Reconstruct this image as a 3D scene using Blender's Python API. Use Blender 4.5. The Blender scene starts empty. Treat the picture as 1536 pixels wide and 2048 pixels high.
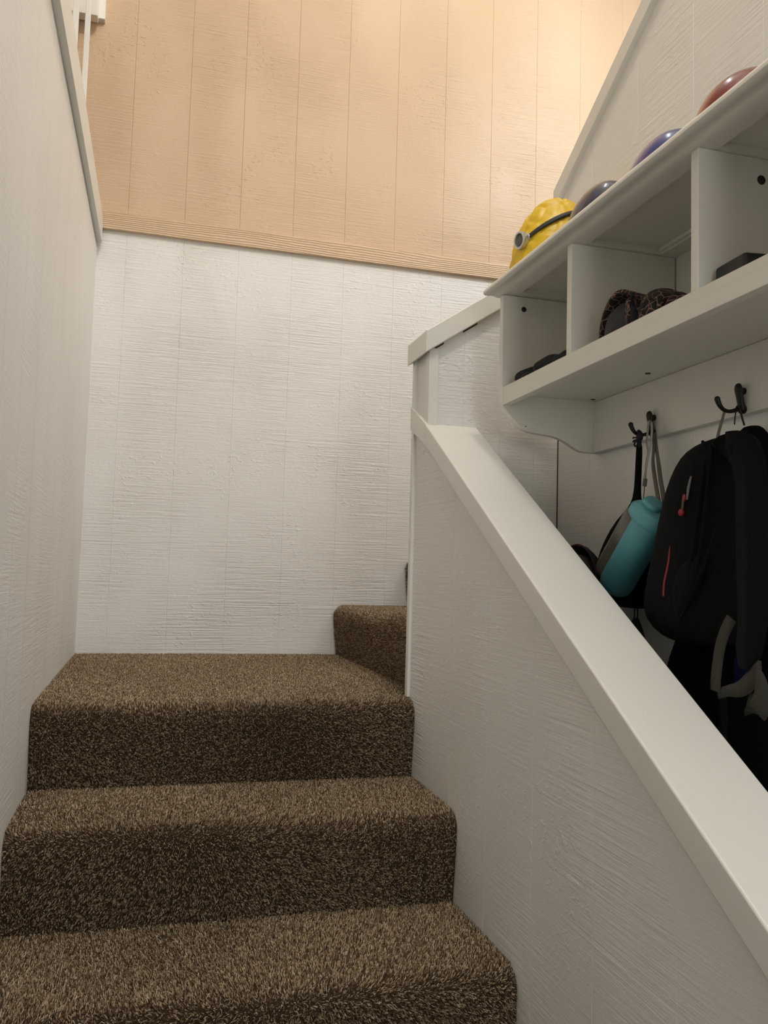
import bpy, bmesh, math, random
import numpy as np
from mathutils import Vector, Matrix

# ------------------------------------------------------------------ scene, camera, lights
scene = bpy.context.scene
C = scene.collection
random.seed(7)
PI = math.pi

cam_data = bpy.data.cameras.new('camera')
cam = bpy.data.objects.new('camera', cam_data)
C.objects.link(cam)
YAW, PITCH, ROLL, FPX = -0.2712, 0.0738, 0.0281, 1710.17
_f = Vector((-math.sin(YAW) * math.cos(PITCH), math.cos(YAW) * math.cos(PITCH), math.sin(PITCH)))
_r = Vector((math.cos(YAW), math.sin(YAW), 0))
_u = _r.cross(_f)
_r2 = math.cos(ROLL) * _r + math.sin(ROLL) * _u
_u2 = -math.sin(ROLL) * _r + math.cos(ROLL) * _u
m = Matrix.Identity(4)
for i in range(3):
    m[i][0], m[i][1], m[i][2] = _r2[i], _u2[i], -_f[i]
m[0][3], m[1][3], m[2][3] = 0.225, -3.2938, 0.3113
cam.matrix_world = m
cam_data.sensor_fit = 'HORIZONTAL'
cam_data.sensor_width = 36
cam_data.lens = FPX / 1536 * 36
cam_data.clip_start = 0.02
scene.camera = cam

world = bpy.data.worlds.new('world')
scene.world = world
world.use_nodes = True
bg = world.node_tree.nodes['Background']
bg.inputs[0].default_value = (1.0, 0.93, 0.84, 1)
bg.inputs[1].default_value = 0.02

def lamp(name, kind, loc, energy, color, size=0.1, target=None):
    d = bpy.data.lights.new(name, kind)
    d.energy = energy
    d.color = color
    if kind == 'AREA':
        d.shape = 'DISK'
        d.size = size
    else:
        d.shadow_soft_size = size
    o = bpy.data.objects.new(name, d)
    o.location = loc
    if target is not None:
        o.rotation_euler = (Vector(target) - Vector(loc)).to_track_quat('-Z', 'Y').to_euler()
    C.objects.link(o)
    return o

# stairwell ceiling fixture (two bulbs, seen as glints on the helmets), a lamp beyond the upper flight, the upper
# hall's lamps, the lower hall's ceiling lamp behind the camera, and an unseen fill disk added near the hall's far end
lamp('stairwell_bulb', 'POINT', (1.12, -1.05, 3.55), 4.5, (0.98, 1.0, 1.06), 0.05)
lamp('stairwell_bulb', 'POINT', (1.36, -0.80, 3.55), 4.5, (0.98, 1.0, 1.06), 0.05)
lamp('upper_flight_lamp', 'POINT', (2.1, -0.9, 2.5), 26, (0.79, 0.99, 1.22), 0.1)
lamp('upper_hall_lamp', 'POINT', (0.7, -2.7, 3.6), 88, (0.99, 0.89, 0.775), 0.1)
lamp('upper_hall_lamp', 'POINT', (0.4, -4.2, 3.5), 27, (0.52, 0.96, 1.40), 0.15)
lamp('hall_ceiling_lamp', 'AREA', (0.45, -5.2, 1.38), 2.5, (0.80, 0.86, 1.2), 0.4, (0.45, -5.2, -1))
lamp('hall_fill_light', 'AREA', (0.6, -6.3, 0.5), 19, (0.98, 1.0, 1.0), 0.8, (0.6, 0, 0.5))

scene.view_settings.view_transform = 'Standard'
scene.view_settings.look = 'None'
scene.view_settings.gamma = 1
scene.view_settings.use_curve_mapping = False
scene.view_settings.exposure = 0.0

# ------------------------------------------------------------------ materials
def srgb(r, g, b):
    f = lambda c: c / 12.92 if c <= 0.04045 else ((c + 0.055) / 1.055) ** 2.4
    return (f(r / 255), f(g / 255), f(b / 255), 1)

def mat(name, color, rough=0.5, metal=0.0, spec=0.5, bump=None, coat=0.0):
    """bump = (scale xyz, strength, distance, detail)"""
    mt = bpy.data.materials.new(name)
    mt.use_nodes = True
    nt = mt.node_tree
    b = nt.nodes['Principled BSDF']
    b.inputs['Base Color'].default_value = color
    b.inputs['Roughness'].default_value = rough
    b.inputs['Metallic'].default_value = metal
    b.inputs['Specular IOR Level'].default_value = spec
    b.inputs['Coat Weight'].default_value = coat
    if bump:
        tc = nt.nodes.new('ShaderNodeTexCoord')
        mp = nt.nodes.new('ShaderNodeMapping')
        mp.inputs['Scale'].default_value = bump[0]
        nz = nt.nodes.new('ShaderNodeTexNoise')
        nz.inputs['Scale'].default_value = 1
        nz.inputs['Detail'].default_value = bump[3]
        bp = nt.nodes.new('ShaderNodeBump')
        bp.inputs['Strength'].default_value = bump[1]
        bp.inputs['Distance'].default_value = bump[2]
        nt.links.new(tc.outputs['Object'], mp.inputs['Vector'])
        nt.links.new(mp.outputs[0], nz.inputs['Vector'])
        nt.links.new(nz.outputs['Fac'], bp.inputs['Height'])
        nt.links.new(bp.outputs[0], b.inputs['Normal'])
    return mt

def siding_mat(name, color, color2, rough=0.5, depth=0.0013):
    """painted rough-sawn panel siding: level saw kerfs, torn-fibre patches, slightly patchy paint"""
    mt = bpy.data.materials.new(name)
    mt.use_nodes = True
    nt = mt.node_tree
    N, L = nt.nodes, nt.links
    b = N['Principled BSDF']
    b.inputs['Roughness'].default_value = rough
    tc = N.new('ShaderNodeTexCoord')
    def noise(sc, detail, r=0.55, dist=0.0):
        mp = N.new('ShaderNodeMapping')
        mp.inputs['Scale'].default_value = sc
        n = N.new('ShaderNodeTexNoise')
        n.inputs['Scale'].default_value = 1
        n.inputs['Detail'].default_value = detail
        n.inputs['Roughness'].default_value = r
        n.inputs['Distortion'].default_value = dist
        L.new(tc.outputs['Object'], mp.inputs['Vector'])
        L.new(mp.outputs[0], n.inputs['Vector'])
        return n.outputs['Fac']
    def math_(op, a, c, clamp=False):
        n = N.new('ShaderNodeMath')
        n.operation = op
        n.use_clamp = clamp
        for i, v in enumerate((a, c)):
            if isinstance(v, (int, float)):
                n.inputs[i].default_value = v
            else:
                L.new(v, n.inputs[i])
        return n.outputs[0]
    def ramp(v, lo, hi):
        n = N.new('ShaderNodeMapRange')
        n.interpolation_type = 'SMOOTHSTEP'
        n.inputs['From Min'].default_value = lo
        n.inputs['From Max'].default_value = hi
        L.new(v, n.inputs['Value'])
        return n.outputs[0]
    kerf = noise((5, 5, 145), 3, 0.65)
    kerf_amount = ramp(noise((3.1, 3.1, 2.3), 2), 0.36, 0.66)
    fibre = noise((70, 70, 130), 3, 0.65)
    chips = ramp(noise((55, 55, 70), 2, 0.5), 0.56, 0.70)
    chip_amount = ramp(noise((4.3, 4.3, 3.7), 2), 0.45, 0.68)
    h1 = math_('MULTIPLY', kerf, math_('ADD', math_('MULTIPLY', kerf_amount, 1.1), 0.25))
    h2 = math_('MULTIPLY', fibre, 0.35)
    h3 = math_('MULTIPLY', math_('MULTIPLY', chips, chip_amount), 0.4)
    hh = math_('ADD', math_('ADD', h1, h2), h3)
    bp = N.new('ShaderNodeBump')
    bp.inputs['Strength'].default_value = 1.0
    bp.inputs['Distance'].default_value = depth
    L.new(hh, bp.inputs['Height'])
    L.new(bp.outputs[0], b.inputs['Normal'])
    mx = N.new('ShaderNodeMix')
    mx.data_type = 'RGBA'
    mx.inputs['A'].default_value = color
    mx.inputs['B'].default_value = color2
    L.new(ramp(noise((1.7, 1.7, 1.1), 3), 0.35, 0.7), mx.inputs['Factor'])
    L.new(mx.outputs['Result'], b.inputs['Base Color'])
    return mt

def grain_mat(name, color, rough=0.5):
    """painted board with raised wood grain running along it"""
    mt = bpy.data.materials.new(name)
    mt.use_nodes = True
    nt = mt.node_tree
    N, L = nt.nodes, nt.links
    b = N['Principled BSDF']
    b.inputs['Roughness'].default_value = rough
    b.inputs['Base Color'].default_value = color
    tc = N.new('ShaderNodeTexCoord')
    def wob(sc, k):
        mp = N.new('ShaderNodeMapping')
        mp.inputs['Scale'].default_value = sc
        nz = N.new('ShaderNodeTexNoise')
        nz.inputs['Scale'].default_value = 1
        nz.inputs['Detail'].default_value = 1.0
        mul = N.new('ShaderNodeMath'); mul.operation = 'MULTIPLY'; mul.inputs[1].default_value = k
        L.new(tc.outputs['Object'], mp.inputs['Vector'])
        L.new(mp.outputs[0], nz.inputs['Vector'])
        L.new(nz.outputs['Fac'], mul.inputs[0])
        return mul.outputs[0]
    sp = N.new('ShaderNodeSeparateXYZ')
    L.new(tc.outputs['Object'], sp.inputs[0])
    zz = N.new('ShaderNodeMath'); zz.operation = 'MULTIPLY'; zz.inputs[1].default_value = 760
    L.new(sp.outputs['Z'], zz.inputs[0])
    a1 = N.new('ShaderNodeMath'); a1.operation = 'ADD'
    a2 = N.new('ShaderNodeMath'); a2.operation = 'ADD'
    L.new(zz.outputs[0], a1.inputs[0]); L.new(wob((1.3, 1, 9), 26), a1.inputs[1])
    L.new(a1.outputs[0], a2.inputs[0]); L.new(wob((14, 1, 60), 4), a2.inputs[1])
    sn = N.new('ShaderNodeMath'); sn.operation = 'SINE'
    bp = N.new('ShaderNodeBump')
    bp.inputs['Strength'].default_value = 0.9
    bp.inputs['Distance'].default_value = 0.0010
    L.new(a2.outputs[0], sn.inputs[0])
    L.new(sn.outputs[0], bp.inputs['Height'])
    L.new(bp.outputs[0], b.inputs['Normal'])
    return mt

WHITE = siding_mat('white_painted_siding', srgb(240, 238, 233), srgb(233, 230, 224), 0.5)
ROUGHWHITE = siding_mat('white_painted_rough_siding', srgb(240, 238, 234), srgb(231, 228, 222), 0.45, 0.0034)
TAN = siding_mat('tan_painted_siding', srgb(213, 184, 151), srgb(204, 174, 141), 0.45, 0.0034)
TANGRAIN = grain_mat('tan_grained_trim', srgb(216, 187, 154), 0.5)
TRIM = mat('white_trim_paint', srgb(234, 231, 223), 0.38, bump=((14, 14, 14), 0.12, 0.001, 3))
LAMINATE = mat('white_shelf_laminate', srgb(229, 226, 216), 0.42, bump=((300, 300, 300), 0.05, 0.0003, 2))
PLAIN = mat('plain_paint', srgb(224, 221, 213), 0.7)
TANPLAIN = mat('plain_tan_paint', srgb(224, 200, 168), 0.7)
WOODFLOOR = mat('hall_floor', srgb(112, 96, 78), 0.6, bump=((4, 40, 1), 0.1, 0.001, 3))
BLACKMETAL = mat('dark_hook_metal', srgb(40, 37, 33), 0.42, 0.6)
SCREW = mat('dark_screw', srgb(45, 45, 44), 0.5, 0.3)

def carpet_mat():
    mt = bpy.data.materials.new('brown_carpet_pile')
    mt.use_nodes = True
    nt = mt.node_tree
    N, L = nt.nodes, nt.links
    b = N['Principled BSDF']
    b.inputs['Roughness'].default_value = 0.95
    b.inputs['Specular IOR Level'].default_value = 0.1
    g = N.new('ShaderNodeNewGeometry')
    cr = N.new('ShaderNodeValToRGB')
    e = cr.color_ramp.elements
    e[0].position = 0.0; e[0].color = srgb(60, 47, 35)
    e[1].position = 1.0; e[1].color = srgb(226, 206, 176)
    for p, c in ((0.25, srgb(96, 78, 59)), (0.6, srgb(150, 127, 99)), (0.85, srgb(190, 167, 136))):
        x = e.new(p); x.color = c
    L.new(g.outputs['Random Per Island'], cr.inputs[0])
    L.new(cr.outputs[0], b.inputs['Base Color'])
    return mt
CARPET = carpet_mat()
CARPETBASE = mat('brown_carpet_backing', srgb(70, 55, 42), 0.95, spec=0.05)

# ------------------------------------------------------------------ builders
def mesh_obj(name, verts, faces, material, parent=None, smooth=False):
    me = bpy.data.meshes.new(name)
    off = Vector(parent['origin']) if parent is not None and 'origin' in parent else Vector((0, 0, 0))
    me.from_pydata([tuple(Vector(v) - off) for v in verts], [], faces)
    bm = bmesh.new()
    bm.from_mesh(me)
    bmesh.ops.recalc_face_normals(bm, faces=bm.faces)
    bm.to_mesh(me)
    bm.free()
    if smooth:
        for p in me.polygons:
            p.use_smooth = True
    me.materials.append(material)
    o = bpy.data.objects.new(name, me)
    C.objects.link(o)
    if parent is not None:
        o.parent = parent
        if 'origin' in parent:
            o['origin'] = parent['origin']
    return o

class MB:
    """collects shapes into one mesh"""
    def __init__(self):
        self.v, self.f = [], []
    def add(self, v, f):
        n = len(self.v)
        self.v += [tuple(p) for p in v]
        self.f += [tuple(i + n for i in q) for q in f]
        return self
    def box(self, x0, x1, y0, y1, z0, z1):
        v = [(x, y, z) for x in (x0, x1) for y in (y0, y1) for z in (z0, z1)]
        return self.add(v, [(0, 1, 3, 2), (4, 6, 7, 5), (0, 4, 5, 1), (2, 3, 7, 6), (0, 2, 6, 4), (1, 5, 7, 3)])
    def prism(self, poly, a, b):
        """poly: 3-D points; extruded from +a to +b (vectors)"""
        n = len(poly)
        v = [Vector(p) + Vector(a) for p in poly] + [Vector(p) + Vector(b) for p in poly]
        f = [tuple(range(n - 1, -1, -1)), tuple(range(n, 2 * n))]
        f += [(i, (i + 1) % n, n + (i + 1) % n, n + i) for i in range(n)]
        return self.add(v, f)
    def rings(self, rings, caps=True):
        n = len(rings[0])
        v = [p for r in rings for p in r]
        f = []
        for k in range(len(rings) - 1):
            for i in range(n):
                f.append((k * n + i, k * n + (i + 1) % n, (k + 1) * n + (i + 1) % n, (k + 1) * n + i))
        if caps:
            f.append(tuple(range(n - 1, -1, -1)))
            f.append(tuple((len(rings) - 1) * n + i for i in range(n)))
        return self.add(v, f)
    def tube(self, pts, rad, n=10, res=5):
        pts = spline(pts, res)
        R = rad if isinstance(rad, (list, tuple)) else [rad]
        rings = []
        up = Vector((0.31, 0.52, 0.79))
        for k, p in enumerate(pts):
            t = (pts[min(k + 1, len(pts) - 1)] - pts[max(k - 1, 0)])
            t = t.normalized() if t.length > 1e-9 else Vector((0, 0, 1))
            a = (up - t * up.dot(t)).normalized()
            up = a
            c = t.cross(a)
            s = k / max(1, len(pts) - 1) * (len(R) - 1)
            i = min(int(s), len(R) - 2) if len(R) > 1 else 0
            rr = R[0] if len(R) == 1 else R[i] + (R[i + 1] - R[i]) * (s - i)
            rings.append([p + (a * math.cos(2 * PI * j / n) + c * math.sin(2 * PI * j / n)) * rr for j in range(n)])
        return self.rings(rings)
    def ribbon(self, pts, width, thick, side, res=6):
        """flat strap along pts; side = direction(s) across the strap's width"""
        k0 = len(pts)
        sides = side if isinstance(side, list) else [side] * k0
        sp = spline(pts, res)
        ss = spline(sides, res)
        W = width if isinstance(width, (list, tuple)) else [width, width]
        rings = []
        for k, p in enumerate(sp):
            t = (sp[min(k + 1, len(sp) - 1)] - sp[max(k - 1, 0)]).normalized()
            s = Vector(ss[k])
            s = (s - t * s.dot(t)).normalized()
            nrm = t.cross(s)
            q = k / max(1, len(sp) - 1) * (len(W) - 1)
            i = min(int(q), len(W) - 2)
            w = (W[i] + (W[i + 1] - W[i]) * (q - i)) / 2
            h = thick / 2
            rings.append([p - s * w - nrm * h, p + s * w - nrm * h, p + s * w + nrm * h, p - s * w + nrm * h])
        return self.rings(rings)
    def ellipsoid(self, c, r, nu=28, nv=16, tmin=-PI / 2, fn=None):
        rings = []
        for k in range(nv + 1):
            t = tmin + (PI / 2 - 1e-3 - tmin) * k / nv
            ring = []
            for j in range(nu):
                s = 2 * PI * j / nu
                d = Vector((math.cos(t) * math.cos(s), math.cos(t) * math.sin(s), math.sin(t)))
                g = fn(d) if fn else 1.0
                ring.append(Vector(c) + Vector((d.x * r[0], d.y * r[1], d.z * r[2])) * g)
            rings.append(ring)
        return self.rings(rings)
    def cyl(self, p0, p1, prof, n=28):
        """turned shape on the axis p0->p1; prof = [(t along axis, radius)]"""
        p0, p1 = Vector(p0), Vector(p1)
        ax = (p1 - p0)
        t = ax.normalized()
        a = t.orthogonal().normalized()
        c = t.cross(a)
        rings = [[p0 + ax * s + (a * math.cos(2 * PI * j / n) + c * math.sin(2 * PI * j / n)) * r for j in range(n)] for s, r in prof]
        return self.rings(rings)
    def build(self, name, material, parent=None, smooth=False, bevel=0.0, sub=0):
        o = mesh_obj(name, self.v, self.f, material, parent, smooth)
        if bevel:
            b = o.modifiers.new('bevel', 'BEVEL')
            b.width = bevel
            b.segments = 3
            b.limit_method = 'ANGLE'
            b.angle_limit = 0.6
            for p in o.data.polygons:
                p.use_smooth = True
            w = o.modifiers.new('normals', 'WEIGHTED_NORMAL')
        if sub:
            s = o.modifiers.new('subdivision', 'SUBSURF')
            s.levels = sub
            s.render_levels = sub
            for p in o.data.polygons:
                p.use_smooth = True
        return o

def spline(pts, res):
    P = [Vector(p) for p in pts]
    if len(P) < 3 or res <= 1:
        return P
    out = []
    for k in range(len(P) - 1):
        a, b, c, d = P[max(k - 1, 0)], P[k], P[k + 1], P[min(k + 2, len(P) - 1)]
        for i in range(res):
            t = i / res
            out.append(0.5 * ((2 * b) + (c - a) * t + (2 * a - 5 * b + 4 * c - d) * t * t + (3 * b - a - 3 * c + d) * t ** 3))
    out.append(P[-1])
    return out

def thing(name, label, cat, loc, group=None):
    o = bpy.data.objects.new(name, None)
    o.location = loc
    o['origin'] = tuple(float(c) for c in loc)
    o['label'] = label
    o['category'] = cat
    if group:
        o['group'] = group
    o.empty_display_size = 0.05
    C.objects.link(o)
    return o

def tag(o, label, cat, group=None):
    o['label'] = label
    o['category'] = cat
    if group:
        o['group'] = group
    return o

def structure(o, label, cat):
    o['kind'] = 'structure'
    o['label'] = label
    o['category'] = cat
    return o

def siding(name, material, us, zb, zt, place, thick=0.08, grooves=(), gw=0.0026, gd=0.0014):
    """a solid panel wall with real V grooves. us: break points along it; zb, zt: bottom / top height at u;
    place(u, d, z) -> world, d = depth behind the face"""
    cols = [(u, 0.0) for u in us]
    for g in grooves:
        if us[0] < g - gw and g + gw < us[-1]:
            cols += [(g - gw / 2, 0.0), (g, gd), (g + gw / 2, 0.0)]
    cols = sorted(cols)
    n = len(cols)
    v, f = [], []
    for u, d in cols:
        v += [place(u, d, zb(u)), place(u, d, zt(u)), place(u, thick, zb(u)), place(u, thick, zt(u))]
    for i in range(n - 1):
        a, b = 4 * i, 4 * (i + 1)
        f += [(a, b, b + 1, a + 1), (a + 2, a + 3, b + 3, b + 2), (a + 1, b + 1, b + 3, a + 3), (a, a + 2, b + 2, b)]
    f += [(0, 1, 3, 2), (4 * (n - 1), 4 * (n - 1) + 2, 4 * (n - 1) + 3, 4 * (n - 1) + 1)]
    return mesh_obj(name, v, f, material)

# ------------------------------------------------------------------ the setting
FLOOR = -0.955
R, G = 0.191, 0.316
W = 0.90            # stair width
XW = 1.257          # the wall with the coat shelf
YF = -1.27          # the short wall across the end of the hall
CAPK = 0.615        # slope of the half wall's cap
BG = [0.104 + 0.2095 * k for k in range(-12, 14)]
structure(siding('wall_back', ROUGHWHITE, [-0.1, 2.4], lambda u: -0.1, lambda u: 1.575, lambda u, d, z: (u, d, z), 0.1, BG),
          'white grooved siding on the lower back wall of the stairwell', 'wall')
structure(siding('wall_back_upper', TAN, [-2.4, 2.4], lambda u: 1.575, lambda u: 4.1, lambda u, d, z: (u, d, z), 0.1, BG),
          'tan grooved siding on the upper back wall', 'wall')
b = MB()
b.box(0.0, 2.4, -0.018, -0.0005, 1.572, 1.637)
structure(b.build('trim_1', TANGRAIN, bevel=0.002), 'tan trim board with raised wood grain between white and tan siding', 'trim')

def left_x(y, z):
    k = min(1.0, max(0.0, (z + 0.0) / 1.5)) * min(0.02, 0.013 * -y)
    return -k
LG = [-0.12 - 0.2095 * k for k in range(0, 26)][::-1]
structure(siding('wall_left', WHITE, [-5.4, -4.0, -2.6, -1.5, -1.0, -0.5, 0.0], lambda u: FLOOR, lambda u: 1.5,
                 lambda u, d, z: (left_x(u, z) - d, u, z), 0.1, LG, 0.002, 0.0006),
          'white siding wall on the left of the stair', 'wall')
# fascia of the upper floor over the left wall
b = MB()
ys = [-5.4, -1.5, -0.8, -0.02]
for y0, y1 in zip(ys, ys[1:]):
    x0, x1 = left_x(y0, 1.5), left_x(y1, 1.5)
    z0 = 1.5 if y0 < -0.9 else 1.505
    v = [(x0 - 0.1, y0, z0), (x0 + 0.018, y0, z0), (x0 + 0.018, y0, 1.607), (x0 - 0.1, y0, 1.607)]
    z1 = 1.505 if y1 > -0.9 else 1.5
    z1 = 1.515 if y1 > -0.1 else z1
    w = [(x1 - 0.1, y1, z1), (x1 + 0.018, y1, z1), (x1 + 0.018, y1, 1.607), (x1 - 0.1, y1, 1.607)]
    b.add(v + w, [(3, 2, 1, 0), (4, 5, 6, 7), (0, 1, 5, 4), (1, 2, 6, 5), (2, 3, 7, 6), (3, 0, 4, 7)])
structure(b.build('trim_2', TRIM), 'white cap board along the top of the left wall', 'trim')

# end wall across the hall, its cap rises to the right
capz = lambda x: 0.928 + 0.672 * (x - 0.88)
FG = [1.09, 1.186, 0.99]
structure(siding('wall_front', ROUGHWHITE, [W, XW + 0.1], lambda u: FLOOR, lambda u: capz(u) - 0.045,
                 lambda u, d, z: (u, YF + d, z), 0.125, FG, 0.0026, 0.001),
          'short white siding wall across the far end of the hall niche', 'wall')
b = MB()
b.prism([(0.88, 0, 0.871), (XW + 0.1, 0, 0.871 + 0.672 * (XW - 0.78)), (XW + 0.1, 0, capz(XW + 0.1)), (0.88, 0, capz(0.88))],
        (0, YF - 0.02, 0), (0, YF + 0.14, 0))
structure(b.build('trim_3', TRIM, bevel=0.003), 'white sloped cap board on the short wall beside the shelf', 'trim')
# corner boards on the end of that wall
b = MB()
b.prism([(W - 0.006, YF - 0.006, 0), (0.919, YF - 0.006, 0), (0.919, YF, 0), (W, YF, 0), (W, YF + 0.024, 0), (W - 0.006, YF + 0.024, 0)],
        (0, 0, 0.665), (0, 0, 0.888))
structure(b.build('trim_4', TRIM, bevel=0.0015), 'white corner board at the end of the short wall', 'trim')
b = MB()
b.box(W - 0.008, W + 0.002, -1.163, YF + 0.127, 0.0, 0.885)
structure(b.build('trim_5', TRIM, bevel=0.0015), 'narrow white edge strip on the end of the half wall', 'trim')

b = MB()
for x0, x1 in ((0.905, 0.932), (0.985, 1.022)):
    q = lambda x: 0.871 + 0.672 * (x - 0.88)
    b.add([(x0, YF - 0.004, q(x0) - .0045), (x1, YF - 0.004, q(x1) - .0045), (x1, YF - 0.004, q(x1)), (x0, YF - 0.004, q(x0)),
           (x0, YF + 0.001, q(x0) - .0045), (x1, YF + 0.001, q(x1) - .0045), (x1, YF + 0.001, q(x1)), (x0, YF + 0.001, q(x0))],
          [(0, 1, 2, 3), (4, 7, 6, 5), (0, 4, 5, 1), (1, 5, 6, 2), (2, 6, 7, 3), (3, 7, 4, 0)])
structure(b.build('trim_11', mat('dark_open_joint', srgb(62, 46, 36), 0.9)), 'dark open joint under the sloped cap of the short wall', 'trim')

# half wall along the stair, its cap falls with the stair
kz = lambda y: 0.142 + CAPK * (y + 2.169)
YK = -3.05
KG = [YF - 0.197 - 0.212 * k for k in range(0, 9)][::-1]
structure(siding('wall_right', WHITE, [YK, YF - 0.0], lambda u: FLOOR, lambda u: kz(u) - 0.035,
                 lambda u, d, z: (W + d, u, z), 0.115, KG, 0.0026, 0.001),
          'white siding half wall on the right of the carpeted stair', 'wall')
b = MB()
prof = [(-3.05, 0.055), (YF + 0.002, 0.055)]
# cap top board with the apron board on the stair side, one L-shaped run; its tip wraps past the short wall's end
sec = [(W - 0.011, 0.0), (W + 0.127, 0.0), (W + 0.127, -0.030), (W + 0.001, -0.030), (W + 0.001, -0.056), (W - 0.011, -0.056)]
b.rings([[(x, YK, kz(YK) + z) for x, z in sec], [(x, YF, kz(YF) + z) for x, z in sec]])
o = b.build('trim_6', TRIM, bevel=0.004)
structure(o, 'wide white sloped cap on the half wall', 'trim')
b = MB()
b.prism([(0, YF - 0.0005, kz(YF) - 0.056), (0, -1.142, kz(-1.142) - 0.075), (0, -1.142, kz(-1.142) - 0.012), (0, YF - 0.0005, kz(YF) - 0.001)],
        (W - 0.011, 0, 0), (W + 0.001, 0, 0))
structure(b.build('trim_7', TRIM, bevel=0.0015), 'white tip of the half wall cap running onto the wall end', 'trim')

# wall carrying the coat shelf, its top follows the flight behind it
sz = lambda y: 1.46 + 0.608 * (-1.5 - y)
SG = [-1.435 - 0.205 * k for k in range(0, 20)][::-1]
structure(siding('wall_hall', WHITE, [-5.4, YF + 0.0], lambda u: FLOOR, lambda u: sz(u), lambda u, d, z: (XW + d, u, z), 0.1, SG),
          'white siding wall behind the coat shelf with a sloped top', 'wall')
b = MB()
b.prism([(0, -5.4, sz(-5.4)), (0, YF + 0.02, sz(YF + 0.02)), (0, YF + 0.02, sz(YF + 0.02) + 0.051), (0, -5.4, sz(-5.4) + 0.051)],
        (XW - 0.0145, 0, 0), (XW + 0.115, 0, 0))
structure(b.build('trim_8', TRIM, bevel=0.002), 'white sloped cap along the top of the shelf wall', 'trim')
# dark open seam in the corner of the two walls
b = MB()
b.box(XW - 0.0022, XW - 0.0002, YF - 0.0022, YF - 0.0002, FLOOR, 0.93)
structure(b.build('trim_9', mat('dark_seam', srgb(48, 42, 36), 0.9)), 'dark caulk seam in the corner under the shelf', 'trim')

# cased edge at the far left of the upper wall
b = MB()
b.box(-0.30, -0.036, -0.075, -0.03, 2.352, 3.7)
b.box(-0.30, -0.013, -0.03, -0.0005, 2.372, 3.7)
structure(b.build('trim_10', TRIM, bevel=0.002), 'white layered casing boards high on the tan wall', 'trim')

# the rest of the shell
b = MB(); b.box(-0.1, 1.4, -6.5, -1.0, FLOOR - 0.1, FLOOR)
structure(b.build('floor', WOODFLOOR), 'hall floor at the foot of the stair', 'floor')
b = MB(); b.box(-2.4, 2.4, -5.6, 0.1, 4.1, 4.2)
structure(b.build('ceiling', PLAIN), 'ceiling over the stairwell', 'ceiling')
b = MB(); b.box(-2.4, -0.12, -5.6, 0.0, 1.45, 1.6)
structure(b.build('floor_upper', CARPETBASE), 'upper floor beside the stairwell', 'floor')
b = MB(); b.box(-0.1, XW + 0.0, -6.5, -4.9, 1.42, 1.5)
structure(b.build('ceiling_hall', PLAIN), 'low ceiling of the hall behind the viewer', 'ceiling')
b = MB(); b.box(-2.5, -2.4, -5.6, 0.1, 1.45, 4.2)
structure(b.build('wall_far_left', TANPLAIN), 'tan wall of the upper floor', 'wall')
b = MB(); b.box(2.3, 2.4, -5.6, 0.1, -0.1, 4.2)
structure(b.build('wall_far_right', TANPLAIN), 'tan wall beyond the upper flight', 'wall')
b = MB(); b.box(-2.5, 2.4, -5.7, -5.6, 1.45, 4.2)
structure(b.build('wall_upper_front', TANPLAIN), 'tan wall of the upper floor behind the viewer', 'wall')
b = MB(); b.box(-0.1, 1.4, -6.6, -6.5, FLOOR, 1.5)
structure(b.build('wall_hall_end', PLAIN), 'hall wall behind the viewer', 'wall')

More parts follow.
